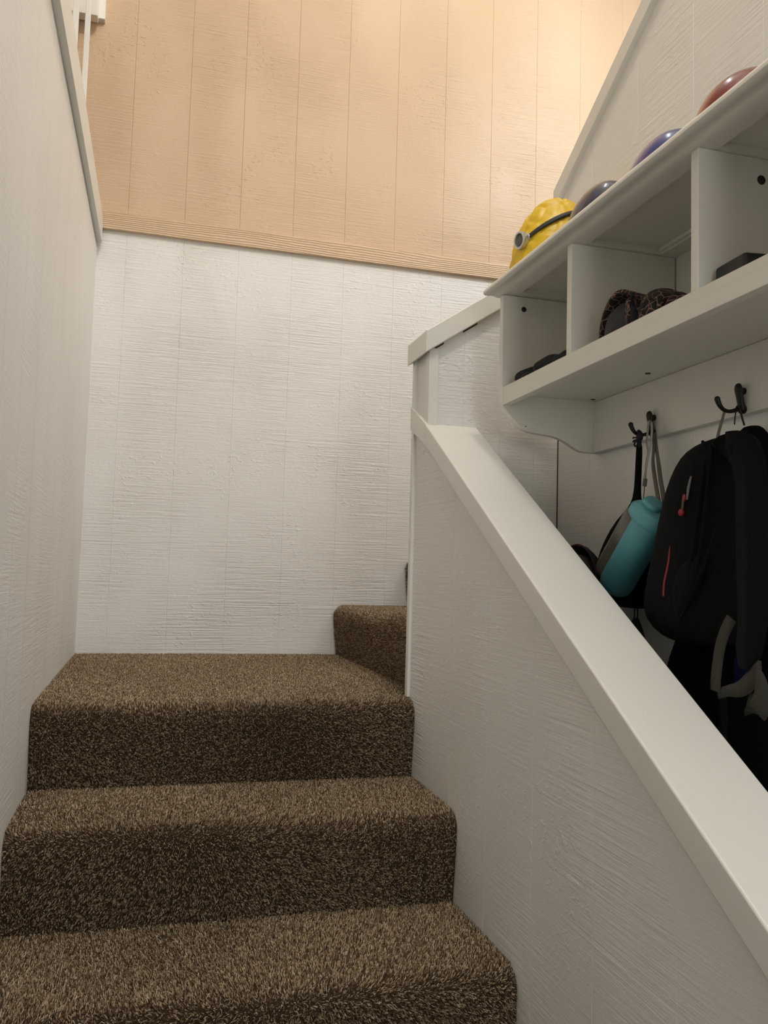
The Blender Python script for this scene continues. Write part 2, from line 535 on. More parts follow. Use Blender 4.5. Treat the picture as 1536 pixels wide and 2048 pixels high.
# ------------------------------------------------------------------ stairs with cut-pile carpet
rng = np.random.default_rng(11)
def pile(name, surf, parent, density=150000, h=0.0070, r=0.00105, lim=None):
    """surf: list of patches (origin, edge a, edge b, normal at start, normal at end of b) -> one mesh of carpet tufts"""
    P, Nn, Sd = [], [], []
    for po, ea, eb, n0, n1 in surf:
        po, ea, eb, n0, n1 = (np.array(q, float) for q in (po, ea, eb, n0, n1))
        area = np.linalg.norm(np.cross(ea, eb))
        k = int(area * density)
        if k < 1:
            continue
        s, t = rng.random(k)[:, None], rng.random(k)[:, None]
        P.append(po + ea * s + eb * t)
        nn = n0 * (1 - t) + n1 * t
        Nn.append(nn / np.linalg.norm(nn, axis=1)[:, None])
    P, Nn = np.concatenate(P), np.concatenate(Nn)
    k = len(P)
    # slow swirls in the direction the pile lies, as walked-on carpet has
    ph = P * 6.5
    sw = np.stack([np.sin(ph[:, 0] * 1.3 + 2 * np.sin(ph[:, 1] * .7) + ph[:, 2]), np.cos(ph[:, 1] * 1.1 + 1.7 * np.sin(ph[:, 0] * .9)),
                   np.sin(ph[:, 2] * 1.4 + ph[:, 0] * .8) * .6], 1) * .46
    d = Nn + sw + rng.normal(size=(k, 3)) * 0.33
    d -= Nn * np.minimum(0, (d * Nn).sum(1) - .35)[:, None]
    d /= np.linalg.norm(d, axis=1)[:, None]
    a = np.cross(d, rng.normal(size=(k, 3)))
    a /= np.linalg.norm(a, axis=1)[:, None]
    c = np.cross(d, a)
    hh = h * (0.75 + 0.5 * rng.random(k))[:, None]
    V = np.empty((k, 6, 3), np.float32)
    for j in range(3):
        w = a * math.cos(2 * PI * j / 3) + c * math.sin(2 * PI * j / 3)
        V[:, j] = P - Nn * 0.002 + w * r
        V[:, 3 + j] = P + d * hh + w * r * 0.62
    # keep the pile inside the stair's own width
    if lim:
        V[..., lim[0]] = np.clip(V[..., lim[0]], lim[1], lim[2])
    off = np.array(parent['origin'], np.float32)
    V = (V.reshape(-1, 3) - off).astype(np.float32)
    q = np.array([[0, 1, 4, 3], [1, 2, 5, 4], [2, 0, 3, 5]])
    F4 = (np.arange(k)[:, None, None] * 6 + q[None]).reshape(-1)
    F3 = (np.arange(k)[:, None] * 6 + np.array([3, 4, 5])[None]).reshape(-1)
    me = bpy.data.meshes.new(name)
    me.vertices.add(len(V))
    me.vertices.foreach_set('co', V.reshape(-1))
    me.loops.add(len(F4) + len(F3))
    me.loops.foreach_set('vertex_index', np.concatenate([F4, F3]).astype(np.int32))
    me.polygons.add(4 * k)
    st = np.concatenate([np.arange(3 * k) * 4, 12 * k + np.arange(k) * 3]).astype(np.int32)
    me.polygons.foreach_set('loop_start', st)
    me.update(calc_edges=True)
    me.materials.append(CARPET)
    o = bpy.data.objects.new(name, me)
    o['kind'] = 'stuff'
    o.parent = parent
    C.objects.link(o)
    return o

def step_profile(nose, top, depth, drop, rad=0.036):
    """(y, z) points of a carpeted step from the riser's foot over the nosing to the back of the tread, with normals"""
    pts = [((nose + 0.016, top - drop), (-1, 0.0)), ((nose + 0.006, top - drop * 0.55), (-1, 0.05)), ((nose, top - rad * 1.05), (-1, 0.12))]
    for k in range(1, 8):
        a = PI / 2 * k / 8
        pts.append(((nose + rad * (1 - math.cos(a)), top - rad * (1 - math.sin(a))), (-math.cos(a), math.sin(a))))
    pts += [((nose + rad, top), (0, 1)), ((nose + depth, top), (0, 1))]
    return pts

stair = thing('staircase', 'brown carpeted staircase climbing between white siding walls to a corner landing', 'staircase', (0.45, -2.5, FLOOR))
def step(name, flight, prof, lo, hi, place, floor_z, density=150000):
    """place((u, z), w) -> world; w across the step from lo to hi"""
    b = MB()
    poly = [p for p, n in prof]
    last, first = poly[-1], poly[0]
    poly2 = poly + [(last[0], floor_z), (first[0], floor_z)] if abs(first[1] - floor_z) > 1e-4 else poly + [(last[0], floor_z)]
    A = [Vector(place(p, lo)) for p in poly2]
    D = Vector(place(poly2[0], hi)) - A[0]
    b.prism(A, (0, 0, 0), D)
    s = b.build(name, CARPETBASE, flight)
    surf = []
    for (p0, n0), (p1, n1) in zip(prof, prof[1:]):
        o = Vector(place(p0, lo + 0.001)); eb = Vector(place(p1, lo + 0.001)) - o
        ea = Vector(place(p0, hi - 0.001)) - o
        z0 = Vector(place((0, 0), 0))
        N0 = Vector(place(n0, 0)) - z0; N1 = Vector(place(n1, 0)) - z0
        surf.append((o, ea, eb, N0, N1))
    pile('carpet_pile', surf, s, density, lim=(0 if flight is stair else 1, lo + 0.0004, hi - 0.0004))
    return s
low = lambda p, w: (w, p[0], p[1])
NOSE = [-1.212, -1.530, -1.846, -2.162, -2.478]
PT = 0.0065   # pile thickness added above the backing
for k, y in enumerate(NOSE):
    top = -R * k - PT
    depth = (-y if k == 0 else NOSE[k - 1] - y + 0.016)
    prof = step_profile(y + PT, top, depth - PT - (0 if k == 0 else 0), R)
    step('landing' if k == 0 else 'step', stair, prof, -0.0055, W, low, FLOOR, 150000 if k < 4 else 40000)
upper = thing('staircase', 'brown carpeted steps turning right off the landing behind the half wall', 'staircase', (1.3, -0.57, -0.2))
stair['label'] = 'brown carpeted lower flight climbing between white walls to the landing'
# landing corner piece behind the half wall's end, then the flight turning right
turn = lambda p, w: (p[0], w, p[1])
b = MB(); b.box(W + 0.001, 0.99, -1.143, 0.0, -0.2, -PT)
s = b.build('landing_edge', CARPETBASE, upper)
pile('carpet_pile', [((W + 0.004, -1.14, -PT), (0.066, 0, 0), (0, 1.138, 0), (0, 0, 1), (0, 0, 1))], s)
prof = step_profile(0.945 + PT, R - PT, 0.325, R)
step('step', upper, prof, -1.14, -0.003, turn, -0.2)
prof = step_profile(1.232 + PT, 2 * R - PT, 0.5, R)
step('step', upper, prof, -1.14, -0.003, turn, -0.2, 60000)

# ------------------------------------------------------------------ railing on the upper floor's edge
rail = thing('stair_railing', 'white slim baluster railing on the cap of the left wall', 'railing', (-0.01, -1.0, 1.607))
for y in (-0.84, -1.115, -1.39, -1.665, -1.94):
    b = MB()
    x = left_x(y, 1.5) + 0.012
    b.box(x - 0.0075, x + 0.0065, y - 0.008, y + 0.008, 1.604, 2.5)
    b.build('baluster', TRIM, rail, bevel=0.001)
b = MB(); b.box(-0.05, 0.02, -2.6, -0.62, 2.5, 2.54)
b.build('handrail', TRIM, rail, bevel=0.006)

# ------------------------------------------------------------------ coat shelf with cubbies
Y0, Y1 = -1.488, -2.53
DIV = (-1.797, -2.195)
shelf = thing('coat_shelf', 'white wall-mounted cubby shelf with crown top, brackets and coat hooks', 'shelf', (XW, -2.0, 0.6145))
crown = [(XW - 0.001, 0.993), (0.985, 0.993), (0.973, 0.9918), (0.966, 0.9875), (0.9625, 0.982), (0.9628, 0.977), (0.967, 0.9738),
         (0.974, 0.9735), (0.981, 0.9748), (0.987, 0.9748), (0.992, 0.9735), (0.997, 0.9717), (1.006, 0.9715), (1.036, 0.9715),
         (1.036, 0.983), (XW - 0.001, 0.983)]
b = MB()
b.prism([(x, 0, z) for x, z in crown], (0, -1.458, 0), (0, -2.56, 0))
b.box(1.200, 1.2385, -2.545, -1.472, 0.9715, 0.9835)
b.box(1.193, 1.2005, -2.545, -1.472, 0.976, 0.9835)
for ya, yb in ((-1.512, -1.472), (DIV[0] - 0.026, DIV[0] + 0.008), (DIV[1] - 0.026, DIV[1] + 0.008), (-2.546, -2.506)):
    b.box(1.035, 1.202, ya, yb, 0.9715, 0.9835)
o = b.build('top_board', LAMINATE, shelf)
for p in o.data.polygons:
    p.use_smooth = True
for mod, in ((o.modifiers.new('edge', 'EDGE_SPLIT'),),):
    mod.split_angle = 0.7
pan = [(XW - 0.001, 0.971), (1.0, 0.971), (1.0, 0.735), (1.0008, 0.716), (1.0045, 0.707), (1.012, 0.6985), (1.030, 0.681), (1.047, 0.664),
       (1.057, 0.657), (1.070, 0.6525), (1.095, 0.6495), (1.122, 0.6475), (1.142, 0.6445), (1.158, 0.639), (1.175, 0.630),
       (1.190, 0.6215), (1.200, 0.617), (1.211, 0.615), (1.225, 0.6145), (XW - 0.001, 0.6145)]
for ya, yb in ((Y0 + 0.017, Y0), (Y1, Y1 - 0.017)):
    b = MB()
    b.prism([(x, 0, z) for x, z in pan], (0, ya, 0), (0, yb, 0))
    p = b.build('side_panel', LAMINATE, shelf, bevel=0.0022)
    if ya > -2:
        q = MB()
        q.cyl((1.053, Y0 + 0.001, 0.941), (1.053, Y0 - 0.0022, 0.941), [(0, 0.0062), (0.6, 0.0062), (1, 0.0045), (1, 0.0028), (0.5, 0.0018)], 20)
        q.build('screw', SCREW, p, True)
        q = MB()
        q.cyl((1.062, Y0 + 0.001, 0.665), (1.062, Y0 - 0.0004, 0.665), [(0, 0.0014), (1, 0.0014)], 10)
        q.build('peg_hole', SCREW, p, True)
for k, y in enumerate(DIV):
    b = MB()
    b.box(1.003, 1.236, y - 0.018, y, 0.751, 0.9715)
    p = b.build('divider', LAMINATE, shelf, bevel=0.0015)
    if k == 1:
        q = MB()
        q.cyl((1.116, y - 0.017, 0.937), (1.116, y - 0.0185, 0.937), [(0, 0.0075), (1, 0.0075)], 20)
        q.build('screw', SCREW, p, True)
b = MB()
b.box(1.003, XW - 0.001, Y1, Y0, 0.736, 0.752)
b.box(1.003, 1.022, Y1, Y0, 0.7105, 0.737)
p = b.build('bottom_shelf', LAMINATE, shelf, bevel=0.0012)
for x, y in ((1.220, -1.516), (1.194, -1.784)):
    q = MB()
    q.cyl((x, y, 0.7365), (x, y, 0.7352), [(0, 0.006), (1, 0.006)], 18)
    q.build('screw', SCREW, p, True)
b = MB(); b.box(1.2385, XW - 0.001, Y1, Y0, 0.7525, 0.982)
b.build('back_panel', LAMINATE, shelf)
b = MB(); b.box(1.237, XW - 0.001, Y1, Y0, 0.6145, 0.7355)
b.build('hook_rail', LAMINATE, shelf, bevel=0.0015)
def coat_hook(y):
    b = MB()
    z = 0.0
    pr = []
    for x, zz, w, t in ((1.2340, .6145, .0040, .0030), (1.2325, .6175, .0072, .0046), (1.2310, .624, .0080, .0052), (1.2295, .634, .0074, .0050), (1.2275, .645, .0080, .0048),
                        (1.2255, .655, .0094, .0046), (1.2245, .661, .0092, .0042), (1.2240, .6655, .0072, .0034), (1.2238, .6680, .0030, .0020)):
        ring = []
        for j in range(20):
            a = 2 * PI * j / 20
            ring.append((x + t * math.cos(a), y + w * math.sin(a), zz + t * 0.3 * math.cos(a)))
        pr.append(ring)
    b.rings(pr)
    b.tube([(1.2300, y, .6250), (1.2210, y, .6205), (1.2120, y, .6175), (1.2030, y, .6165), (1.1940, y, .6190), (1.1870, y, .6250), (1.1830, y, .6320), (1.1815, y, .6360)],
           [.0050, .0042, .0036, .0034, .0036, .0042, .0048, .0052], 12, 5)
    b.ellipsoid((1.1814, y, .6364), (.0053, .0053, .0053), 12, 8)
    b.cyl((1.2372, y, .622), (1.231, y, .622), [(0, .0075), (.6, .0075), (1, .006)], 20)
    b.cyl((1.2372, y, .655), (1.226, y, .655), [(0, .0065), (1, .006)], 20)
    return b.build('coat_hook', BLACKMETAL, shelf, True)
HY = (-1.742, -2.02)
for y in HY:
    coat_hook(y)

# ------------------------------------------------------------------ helmets on top of the shelf
def gloss(name, col):
    return mat(name, col, 0.2, coat=0.25)
def helmet(name, label, yc, xc, a, bb, h, material, trim):
    t = thing(name, label, 'helmet', (xc, yc, 0.9932), 'helmets on top of the coat shelf')
    b = MB()
    b.ellipsoid((xc, yc, 0.9932), (a, bb, h + 0.0068), 48, 24, 0.0)
    b.build('helmet_shell', material, t, True)
    # rolled edge and two vent slots near the crown
    b = MB()
    b.tube([(xc + a * 1.005 * math.cos(2 * PI * k / 24), yc + bb * 1.005 * math.sin(2 * PI * k / 24), 0.9968) for k in range(25)], 0.0035, 8, 3)
    b.build('edge_trim', trim, t, True)
    for s in (-1, 1):
        b = MB()
        c = Vector((xc + a * 0.42, yc + s * bb * 0.28, 1.0 + h * 0.862))
        b.ellipsoid(c, (a * 0.24, bb * 0.055, 0.004), 16, 8)
        b.build('vent', trim, t, True)
    return t
DARK = mat('dark_rubber', srgb(34, 33, 34), 0.6)
helmet('helmet', 'glossy slate grey helmet between the yellow and the bright blue ones', -1.7602, 1.1115, .086, .099, .1326, gloss('slate_gloss', srgb(52, 54, 74)), DARK)
helmet('helmet', 'glossy royal blue helmet on top of the shelf', -1.992, 1.1138, .0892, .1045, .1223, gloss('blue_gloss', srgb(26, 42, 116)), DARK)
helmet('helmet', 'glossy dark red helmet at the near end of the shelf top', -2.2073, 1.1097, .1004, .0904, .1107, gloss('red_gloss', srgb(112, 22, 16)), DARK)

# yellow crumpled-looking helmet with a strap and a lamp
YC, XC, YA, YB_, YH = -1.5545, 1.1021, .1081, .100, .1818
yh = thing('helmet', 'yellow crinkled helmet with black strap and round silver lamp at the far end', 'helmet', (XC, YC, 0.9932), 'helmets on top of the coat shelf')
YEL = mat('yellow_plastic', srgb(226, 186, 40), 0.42, bump=((26, 26, 26), 0.25, 0.003, 2))
cells = [Vector((random.gauss(0, 1), random.gauss(0, 1), random.gauss(0.2, 1))).normalized() for _ in range(120)]
def crinkle(d):
    ds = sorted((d - c).length for c in cells)[:2]
    e = ds[1] - ds[0]
    return 1.0 + 0.034 * (min(e, 0.10) / 0.10) - 0.020
b = MB()
b.ellipsoid((XC, YC, 0.995), (YA, YB_, YH + .005), 120, 70, 0.0, crinkle)
b.build('helmet_shell', YEL, yh, True)
b = MB()
rr = []
for k, (s, z) in enumerate(((1.0, 1.014), (1.06, 1.004), (1.12, 0.997), (1.125, 0.9934), (1.06, 0.9936), (0.98, 0.998))):
    rr.append([(XC + YA * (1 + (s - 1) * (0.25 + 0.75 * max(0, math.cos(2 * PI * j / 48 - 2.5)))) * math.cos(2 * PI * j / 48),
                YC + YB_ * (1 + (s - 1) * (0.25 + 0.75 * max(0, math.cos(2 * PI * j / 48 - 2.5)))) * math.sin(2 * PI * j / 48), z) for j in range(48)])
b.rings(rr, caps=False)
b.build('brim', YEL, yh, True)
# strap: a level ring that follows the shell through the lamp
spts, ssd = [], []
for k in range(29):
    a = math.radians(197 + 300 * k / 28)
    zz = 1.0719 + (0.0305) * math.cos(a) + (-0.0508) * math.sin(a)
    q = math.sqrt(max(0.05, 1 - ((zz - 1.0) / YH) ** 2)) * 1.022
    spts.append((XC + YA * q * math.cos(a), YC + YB_ * q * math.sin(a), zz))
    ssd.append((-0.35 * math.cos(a), -0.35 * math.sin(a), 1))
b = MB(); b.ribbon(spts, 0.011, 0.0022, ssd, 3)
b.build('strap', DARK, yh, True)
LP = Vector((1.003, -1.585, 1.063))
LA = Vector((-0.94, -0.19, -0.10)).normalized()
SILVER = mat('brushed_silver', srgb(206, 206, 202), 0.28, 0.8)
b = MB()
b.cyl(LP - LA * 0.020, LP + LA * 0.011, [(0, .012), (.05, .0165), (.35, .0172), (.42, .0190), (.55, .0186), (.62, .0200), (.95, .0200), (1, .0185), (1, .0150), (.9, .0142)], 36)
lm = b.build('headlamp', SILVER, yh, True)
b = MB()
b.cyl(LP + LA * 0.0070, LP + LA * 0.0094, [(0, .0148), (.7, .0146), (1, .006)], 32)
b.build('lens', mat('lamp_lens', srgb(92, 88, 78), 0.25, 0.0), lm, True)
lm.modifiers.new('edge', 'EDGE_SPLIT').split_angle = 0.6

# ------------------------------------------------------------------ things in the cubbies
SZ = 0.7525
def lump(c, r, seed, amp=0.12, nu=40, nv=20, freq=2.6):
    rnd = random.Random(seed)
    w = [(Vector((rnd.gauss(0, 1), rnd.gauss(0, 1), rnd.gauss(0, 1))) * freq, rnd.random() * 6.28, rnd.uniform(.4, 1)) for _ in range(7)]
    fn = lambda d: 1 + amp * sum(a * math.sin(v.dot(d) + p) for v, p, a in w) / 2.2
    b = MB()
    b.ellipsoid(c, r, nu, nv, -PI / 2 + 0.02, fn)
    b.v = [(x, y, max(z, SZ)) for x, y, z in b.v]
    return b
BLACKCLOTH = mat('black_cloth', srgb(16, 17, 18), 0.85, bump=((90, 90, 90), 0.4, 0.003, 4))
g = thing('glove_pair', 'crumpled black gloves lying in the far cubby', 'gloves', (1.055, -1.62, SZ))
lump((1.048, -1.560, SZ + .010), (.034, .050, .020), 3, .18).build('glove', BLACKCLOTH, g, True)
lump((1.052, -1.655, SZ + .010), (.044, .060, .022), 5, .15).build('glove', BLACKCLOTH, g, True)
lump((1.052, -1.725, SZ + .009), (.036, .040, .020), 8, .15).build('cuff', BLACKCLOTH, g, True)
t = thing('goggles', 'glossy black goggles beside the first divider', 'goggles', (1.065, -1.765, SZ))
GLB = mat('gloss_black', srgb(14, 15, 17), 0.12)
b = MB(); b.cyl((1.045, -1.772, SZ + .036), (1.085, -1.755, SZ + .038), [(0, .012), (.0, .022), (.25, .026), (.8, .026), (1, .02)], 28)
b.build('frame', GLB, t, True)
b = MB(); b.cyl((1.0435, -1.7726, SZ + .036), (1.0465, -1.771, SZ + .036), [(0, .014), (.2, .019), (1, .02)], 28)
b.build('lens', GLB, t, True)

# padded cap with a patterned band, knotted at one side
PAT = bpy.data.materials.new('black_peach_print')
PAT.use_nodes = True
nt = PAT.node_tree
pb = nt.nodes['Principled BSDF']
pb.inputs['Roughness'].default_value = 0.85
tc = nt.nodes.new('ShaderNodeTexCoord')
vo = nt.nodes.new('ShaderNodeTexVoronoi')
vo.feature = 'DISTANCE_TO_EDGE'
vo.inputs['Scale'].default_value = 62
cr = nt.nodes.new('ShaderNodeValToRGB')
cr.color_ramp.elements[0].position = 0.018
cr.color_ramp.elements[0].color = srgb(150, 112, 94)
cr.color_ramp.elements[1].position = 0.05
cr.color_ramp.elements[1].color = srgb(24, 20, 20)
nt.links.new(tc.outputs['Object'], vo.inputs['Vector'])
nt.links.new(vo.outputs['Distance'], cr.inputs[0])
nt.links.new(cr.outputs[0], pb.inputs['Base Color'])
CX = 1.065
t = thing('cloth_cap', 'dark grey cloth cap with black and peach patterned band in the middle cubby', 'cap', (CX, -1.930, SZ))
GREYCLOTH = mat('charcoal_cloth', srgb(44, 45, 48), 0.8, bump=((60, 60, 60), 0.3, 0.003, 3))
cy = -1.930
def capform(d):
    return 1 + 0.05 * math.sin(3 * d.y + 2 * d.x) + 0.03 * math.sin(9 * d.z + 4 * d.y)
b = MB(); b.ellipsoid((CX, cy, SZ), (.046, .060, .075), 40, 18, 0.0, capform)
b.build('crown', GREYCLOTH, t, True)
b = MB()
pts = [(CX - .004, cy + .070 * math.cos(a), SZ + .004 + .080 * math.sin(a)) for a in [PI * k / 12 for k in range(13)]]
b.ribbon(pts, [.050, .060, .050], .006, [(1, 0.25, 0)] * 13, 3)
b.build('patterned_band', PAT, t, True)
b = MB()
b.ribbon([(CX - .030, cy - .066, SZ + .058), (CX - .046, cy - .066, SZ + .050), (CX - .046, cy - .062, SZ + .004)], [.016, .016], .004, (0.2, 1, 0), 6)
b.build('band_tail', PAT, t, True)
b = lump((CX - .004, cy - .102, SZ + .020), (.036, .046, .042), 12, .12)
b.build('band_knot', PAT, t, True)
b = MB()
b.tube([(CX - .036, cy - .122 + .024 * math.cos(a), SZ + .020 + .020 * math.sin(a)) for a in [2 * PI * k / 14 for k in range(15)]], .0055, 10, 3)
b.build('band_loop', PAT, t, True)
b = lump((CX + .0, cy - .150, SZ + .014), (.028, .026, .026), 15, .12)
b.build('band_end', PAT, t, True)

t = thing('small_case', 'small black hard case in the near cubby', 'case', (1.05, -2.26, SZ))
b = MB()
b.prism([(1.026, -2.220, 0), (1.080, -2.226, 0), (1.076, -2.300, 0), (1.022, -2.292, 0)], (0, 0, SZ), (0, 0, SZ + 0.031))
b.build('case_body', mat('black_case', srgb(17, 19, 22), 0.5), t, bevel=0.006)

# ------------------------------------------------------------------ hanging from the first hook
BLKNYLON = mat('black_nylon', srgb(9, 9, 11), 0.9, spec=0.12, bump=((55, 55, 30), 0.5, 0.006, 4))
bag = thing('drawstring_bag', 'black drawstring bag hanging by a knotted cord from the first hook', 'bag', (1.1970, -1.7480, 0.6170))
b = MB()
def hring(y, z, ry, x, rx, n=20, e=2.2):
    out = []
    for j in range(n):
        a = 2 * PI * j / n
        c, s = math.cos(a), math.sin(a)
        out.append((x + rx * math.copysign(abs(c) ** (2 / e), c), y + ry * math.copysign(abs(s) ** (2 / e), s), z))
    return out
def from_edges(rows, x, rx):
    """rows: pairs of world points (left edge, right edge) -> closed rings"""
    rr = []
    for k, (l, r_) in enumerate(rows):
        q = rx[k] if isinstance(rx, (list, tuple)) else rx
        xx = x[k] if isinstance(x, (list, tuple)) else x
        y, z = (l[1] + r_[1]) / 2, (l[2] + r_[2]) / 2
        rr.append(hring(y, z, abs(l[1] - r_[1]) / 2, xx, q))
    return rr
rows = [((1.1950, -1.7460, 0.6010), (1.1950, -1.7590, 0.5990)), ((1.1950, -1.7440, 0.5790), (1.1950, -1.7610, 0.5770)), ((1.1950, -1.7410, 0.5220), (1.1950, -1.7560, 0.5210)), ((1.1950, -1.7360, 0.4830), (1.1950, -1.7540, 0.4820)), ((1.1950, -1.7190, 0.4660), (1.1950, -1.7620, 0.4630)),
        ((1.2120, -1.6600, 0.4440), (1.2120, -1.7590, 0.4390)), ((1.2120, -1.6150, 0.4140), (1.2120, -1.7770, 0.4080)), ((1.2120, -1.5840, 0.3810), (1.2120, -1.7880, 0.3770)), ((1.2120, -1.5630, 0.3370), (1.2120, -1.7950, 0.3370)), ((1.2120, -1.5620, 0.2920), (1.2120, -1.7990, 0.2970)),
        ((1.2120, -1.5840, 0.2640), (1.2120, -1.7960, 0.2700)), ((1.2120, -1.6350, 0.2550), (1.2120, -1.7820, 0.2580))]
b.rings(from_edges(rows, [1.195, 1.195, 1.195, 1.195, 1.195, 1.203, 1.21, 1.212, 1.212, 1.212, 1.212, 1.212], [.005, .006, .006, .007, .012, .020, .028, .033, .036, .037, .033, .015]))
b.build('bag_body', BLKNYLON, bag, True, sub=1)
b = MB()
b.tube([(1.1990, -1.7430, 0.6240), (1.1950, -1.7590, 0.6150), (1.1930, -1.7580, 0.5980), (1.1950, -1.7530, 0.5780)], .0035, 8, 4)
b.tube([(1.1920, -1.7610, 0.6210), (1.1900, -1.7570, 0.6110), (1.1930, -1.7530, 0.5930), (1.1950, -1.7520, 0.5780)], .0035, 8, 4)
b.ellipsoid((1.1920, -1.7580, 0.6090), (.007, .008, .010), 14, 8)
b.tube([(1.1880, -1.7610, 0.6060), (1.1860, -1.7470, 0.6090), (1.1860, -1.7430, 0.6080)], .0018, 6, 4)
b.tube([(1.1880, -1.7610, 0.6030), (1.1860, -1.7510, 0.6030), (1.1860, -1.7430, 0.6010)], .0018, 6, 4)
b.tube([(1.1880, -1.7610, 0.6030), (1.1860, -1.7510, 0.5990), (1.1860, -1.7490, 0.5920), (1.1860, -1.7560, 0.5900), (1.1870, -1.7620, 0.5970)], .0018, 6, 4)
b.tube([(1.1880, -1.7620, 0.6020), (1.1870, -1.7660, 0.5930), (1.1870, -1.7640, 0.5860)], .0018, 6, 4)
b.build('cord', mat('black_cord', srgb(13, 14, 18), 0.8), bag, True)
b = MB()
b.tube([(1.1800, -1.7620, 0.2640), (1.1800, -1.7630, 0.2480), (1.1800, -1.7610, 0.2310)], .0016, 6, 4)
b.tube([(1.1800, -1.7720, 0.2640), (1.1800, -1.7740, 0.2480), (1.1800, -1.7700, 0.2310)], .0016, 6, 4)
b.rings(from_edges([((1.1800, -1.7610, 0.2400), (1.1800, -1.7740, 0.2400)), ((1.1800, -1.7540, 0.2290), (1.1800, -1.7810, 0.2310)), ((1.1800, -1.7540, 0.2130), (1.1800, -1.7900, 0.2160)), ((1.1800, -1.7620, 0.1910), (1.1800, -1.8010, 0.1940)), ((1.1800, -1.7740, 0.1770), (1.1800, -1.8040, 0.1800))], 1.18, [.004, .007, .009, .009, .005]))
b.build('drawcord', mat('navy_cord', srgb(14, 19, 38), 0.8), bag, True)

# light grey wrist strap with a metal crimp and a thin wire
ws = thing('wrist_strap', 'pale grey looped wrist strap with metal crimp on the first hook', 'strap', (1.2100, -1.7680, 0.6280))
LG_ = mat('pale_grey_webbing', srgb(168, 163, 154), 0.8, bump=((400, 400, 400), 0.3, 0.001, 2))
b = MB()
sd = (0.15, 1, 0.1)
b.ribbon([(1.2080, -1.7650, 0.6360), (1.2030, -1.7700, 0.6200), (1.2030, -1.7680, 0.5970), (1.2030, -1.7720, 0.5760), (1.2030, -1.7650, 0.5490), (1.2030, -1.7620, 0.5180)], .0065, .0016, sd, 5)
b.ribbon([(1.2070, -1.7780, 0.6360), (1.2000, -1.7900, 0.6170), (1.1990, -1.7870, 0.5890), (1.1990, -1.7760, 0.5600), (1.1990, -1.7690, 0.5350), (1.2010, -1.7630, 0.5180)], .0065, .0016, sd, 5)
b.ribbon([(1.2080, -1.7650, 0.6360), (1.2030, -1.7780, 0.6390), (1.2070, -1.7780, 0.6360)], .0065, .0016, sd, 4)
b.build('webbing', LG_, ws, True)
b = MB()
b.ribbon([(1.2010, -1.7660, 0.5230), (1.2010, -1.7630, 0.5070)], .0085, .006, sd, 1)
b.build('crimp', mat('grey_metal', srgb(126, 124, 118), 0.4, 0.6), ws, bevel=0.001)
b = MB()
b.tube([(1.2010, -1.7630, 0.5080), (1.1970, -1.7680, 0.4940), (1.1850, -1.7840, 0.4750), (1.1700, -1.8070, 0.4620)], .0009, 6, 4)
b.build('wire', BLACKMETAL, ws, True)

# teal drinking bottle with a clear grey body, hung on a dark strap
bt = thing('water_bottle', 'teal and clear grey drinking bottle hanging tilted from the first hook', 'bottle', (1.1250, -1.9250, 0.4490))
TEAL = mat('teal_silicone', srgb(86, 156, 168), 0.5)
TEALLID = mat('teal_lid', srgb(96, 168, 178), 0.42)
GLASSY = mat('smoky_clear_plastic', srgb(128, 122, 114), 0.22)
GLASSY.node_tree.nodes['Principled BSDF'].inputs['Transmission Weight'].default_value = 0.45
B0 = Vector((1.1250, -1.7730, 0.3040)); B1 = Vector((1.1250, -1.9220, 0.4460))
ax = (B1 - B0); BL = ax.length; ax.normalize()
fw = Vector((-1, -0.35, 0)); fw = (fw - ax * fw.dot(ax)).normalized()     # towards the stair
sv = ax.cross(fw).normalized()
if sv.y < 0: sv = -sv                                                      # towards the far wall
def bpt(t, s, w):
    return B0 + ax * (t * BL) + sv * s + fw * w
def shell(rows, n=36, e=2.4):
    rr = []
    for t, cs, cw, rs, rw in rows:
        ring = []
        for j in range(n):
            a = 2 * PI * j / n
            c, s = math.cos(a), math.sin(a)
            ring.append(bpt(t, cs + rs * math.copysign(abs(c) ** (2 / e), c), cw + rw * math.copysign(abs(s) ** (2 / e), s)))
        rr.append(ring)
    return rr
b = MB()
b.rings(shell([(.01, -.004, 0, .018, .018), (.0, -.004, 0, .026, .024), (.02, -.004, 0, .031, .029), (.1, -.004, 0, .0325, .031), (.5, -.004, 0, .0325, .031), (.84, -.004, 0, .0325, .031), (.86, -.004, 0, .031, .030)]))
b.build('trough', TEAL, bt, True)
b = MB()
b.rings(shell([(.005, .029, -.008, .016, .018), (.0, .029, -.008, .022, .022), (.03, .029, -.008, .0265, .026), (.1, .029, -.008, .028, .027), (.74, .029, -.008, .028, .027), (.80, .029, -.008, .026, .025), (.815, .029, -.008, .02, .02)], 36, 3))
b.build('clear_body', GLASSY, bt, True)
b = MB()
b.rings(shell([(.835, .006, -.002, .0405, .0315), (.84, .006, -.002, .0425, .0325), (.90, .006, -.002, .0425, .0325), (.92, .003, -.002, .0395, .032), (.985, -.001, -.002, .0345, .030), (1.0, -.002, -.002, .031, .027), (1.004, -.002, -.002, .024, .02)]))
b.build('lid', TEALLID, bt, True)
b = MB()
b.rings(shell([(.98, .010, .002, .020, .018), (1.03, .010, .002, .0195, .0175), (1.045, .010, .002, .017, .015), (1.05, .010, .002, .012, .010)], 28))
b.build('spout_cap', TEALLID, bt, True)
b = MB()
b.ribbon([(1.2140, -1.7740, 0.6140), (1.2050, -1.7900, 0.5890), (1.1950, -1.8020, 0.5510), (1.1700, -1.8480, 0.5100), (1.1450, -1.8960, 0.4710), (1.1300, -1.9240, 0.4520)], .0085, .0018, (0.1, 1, 0.1), 5)
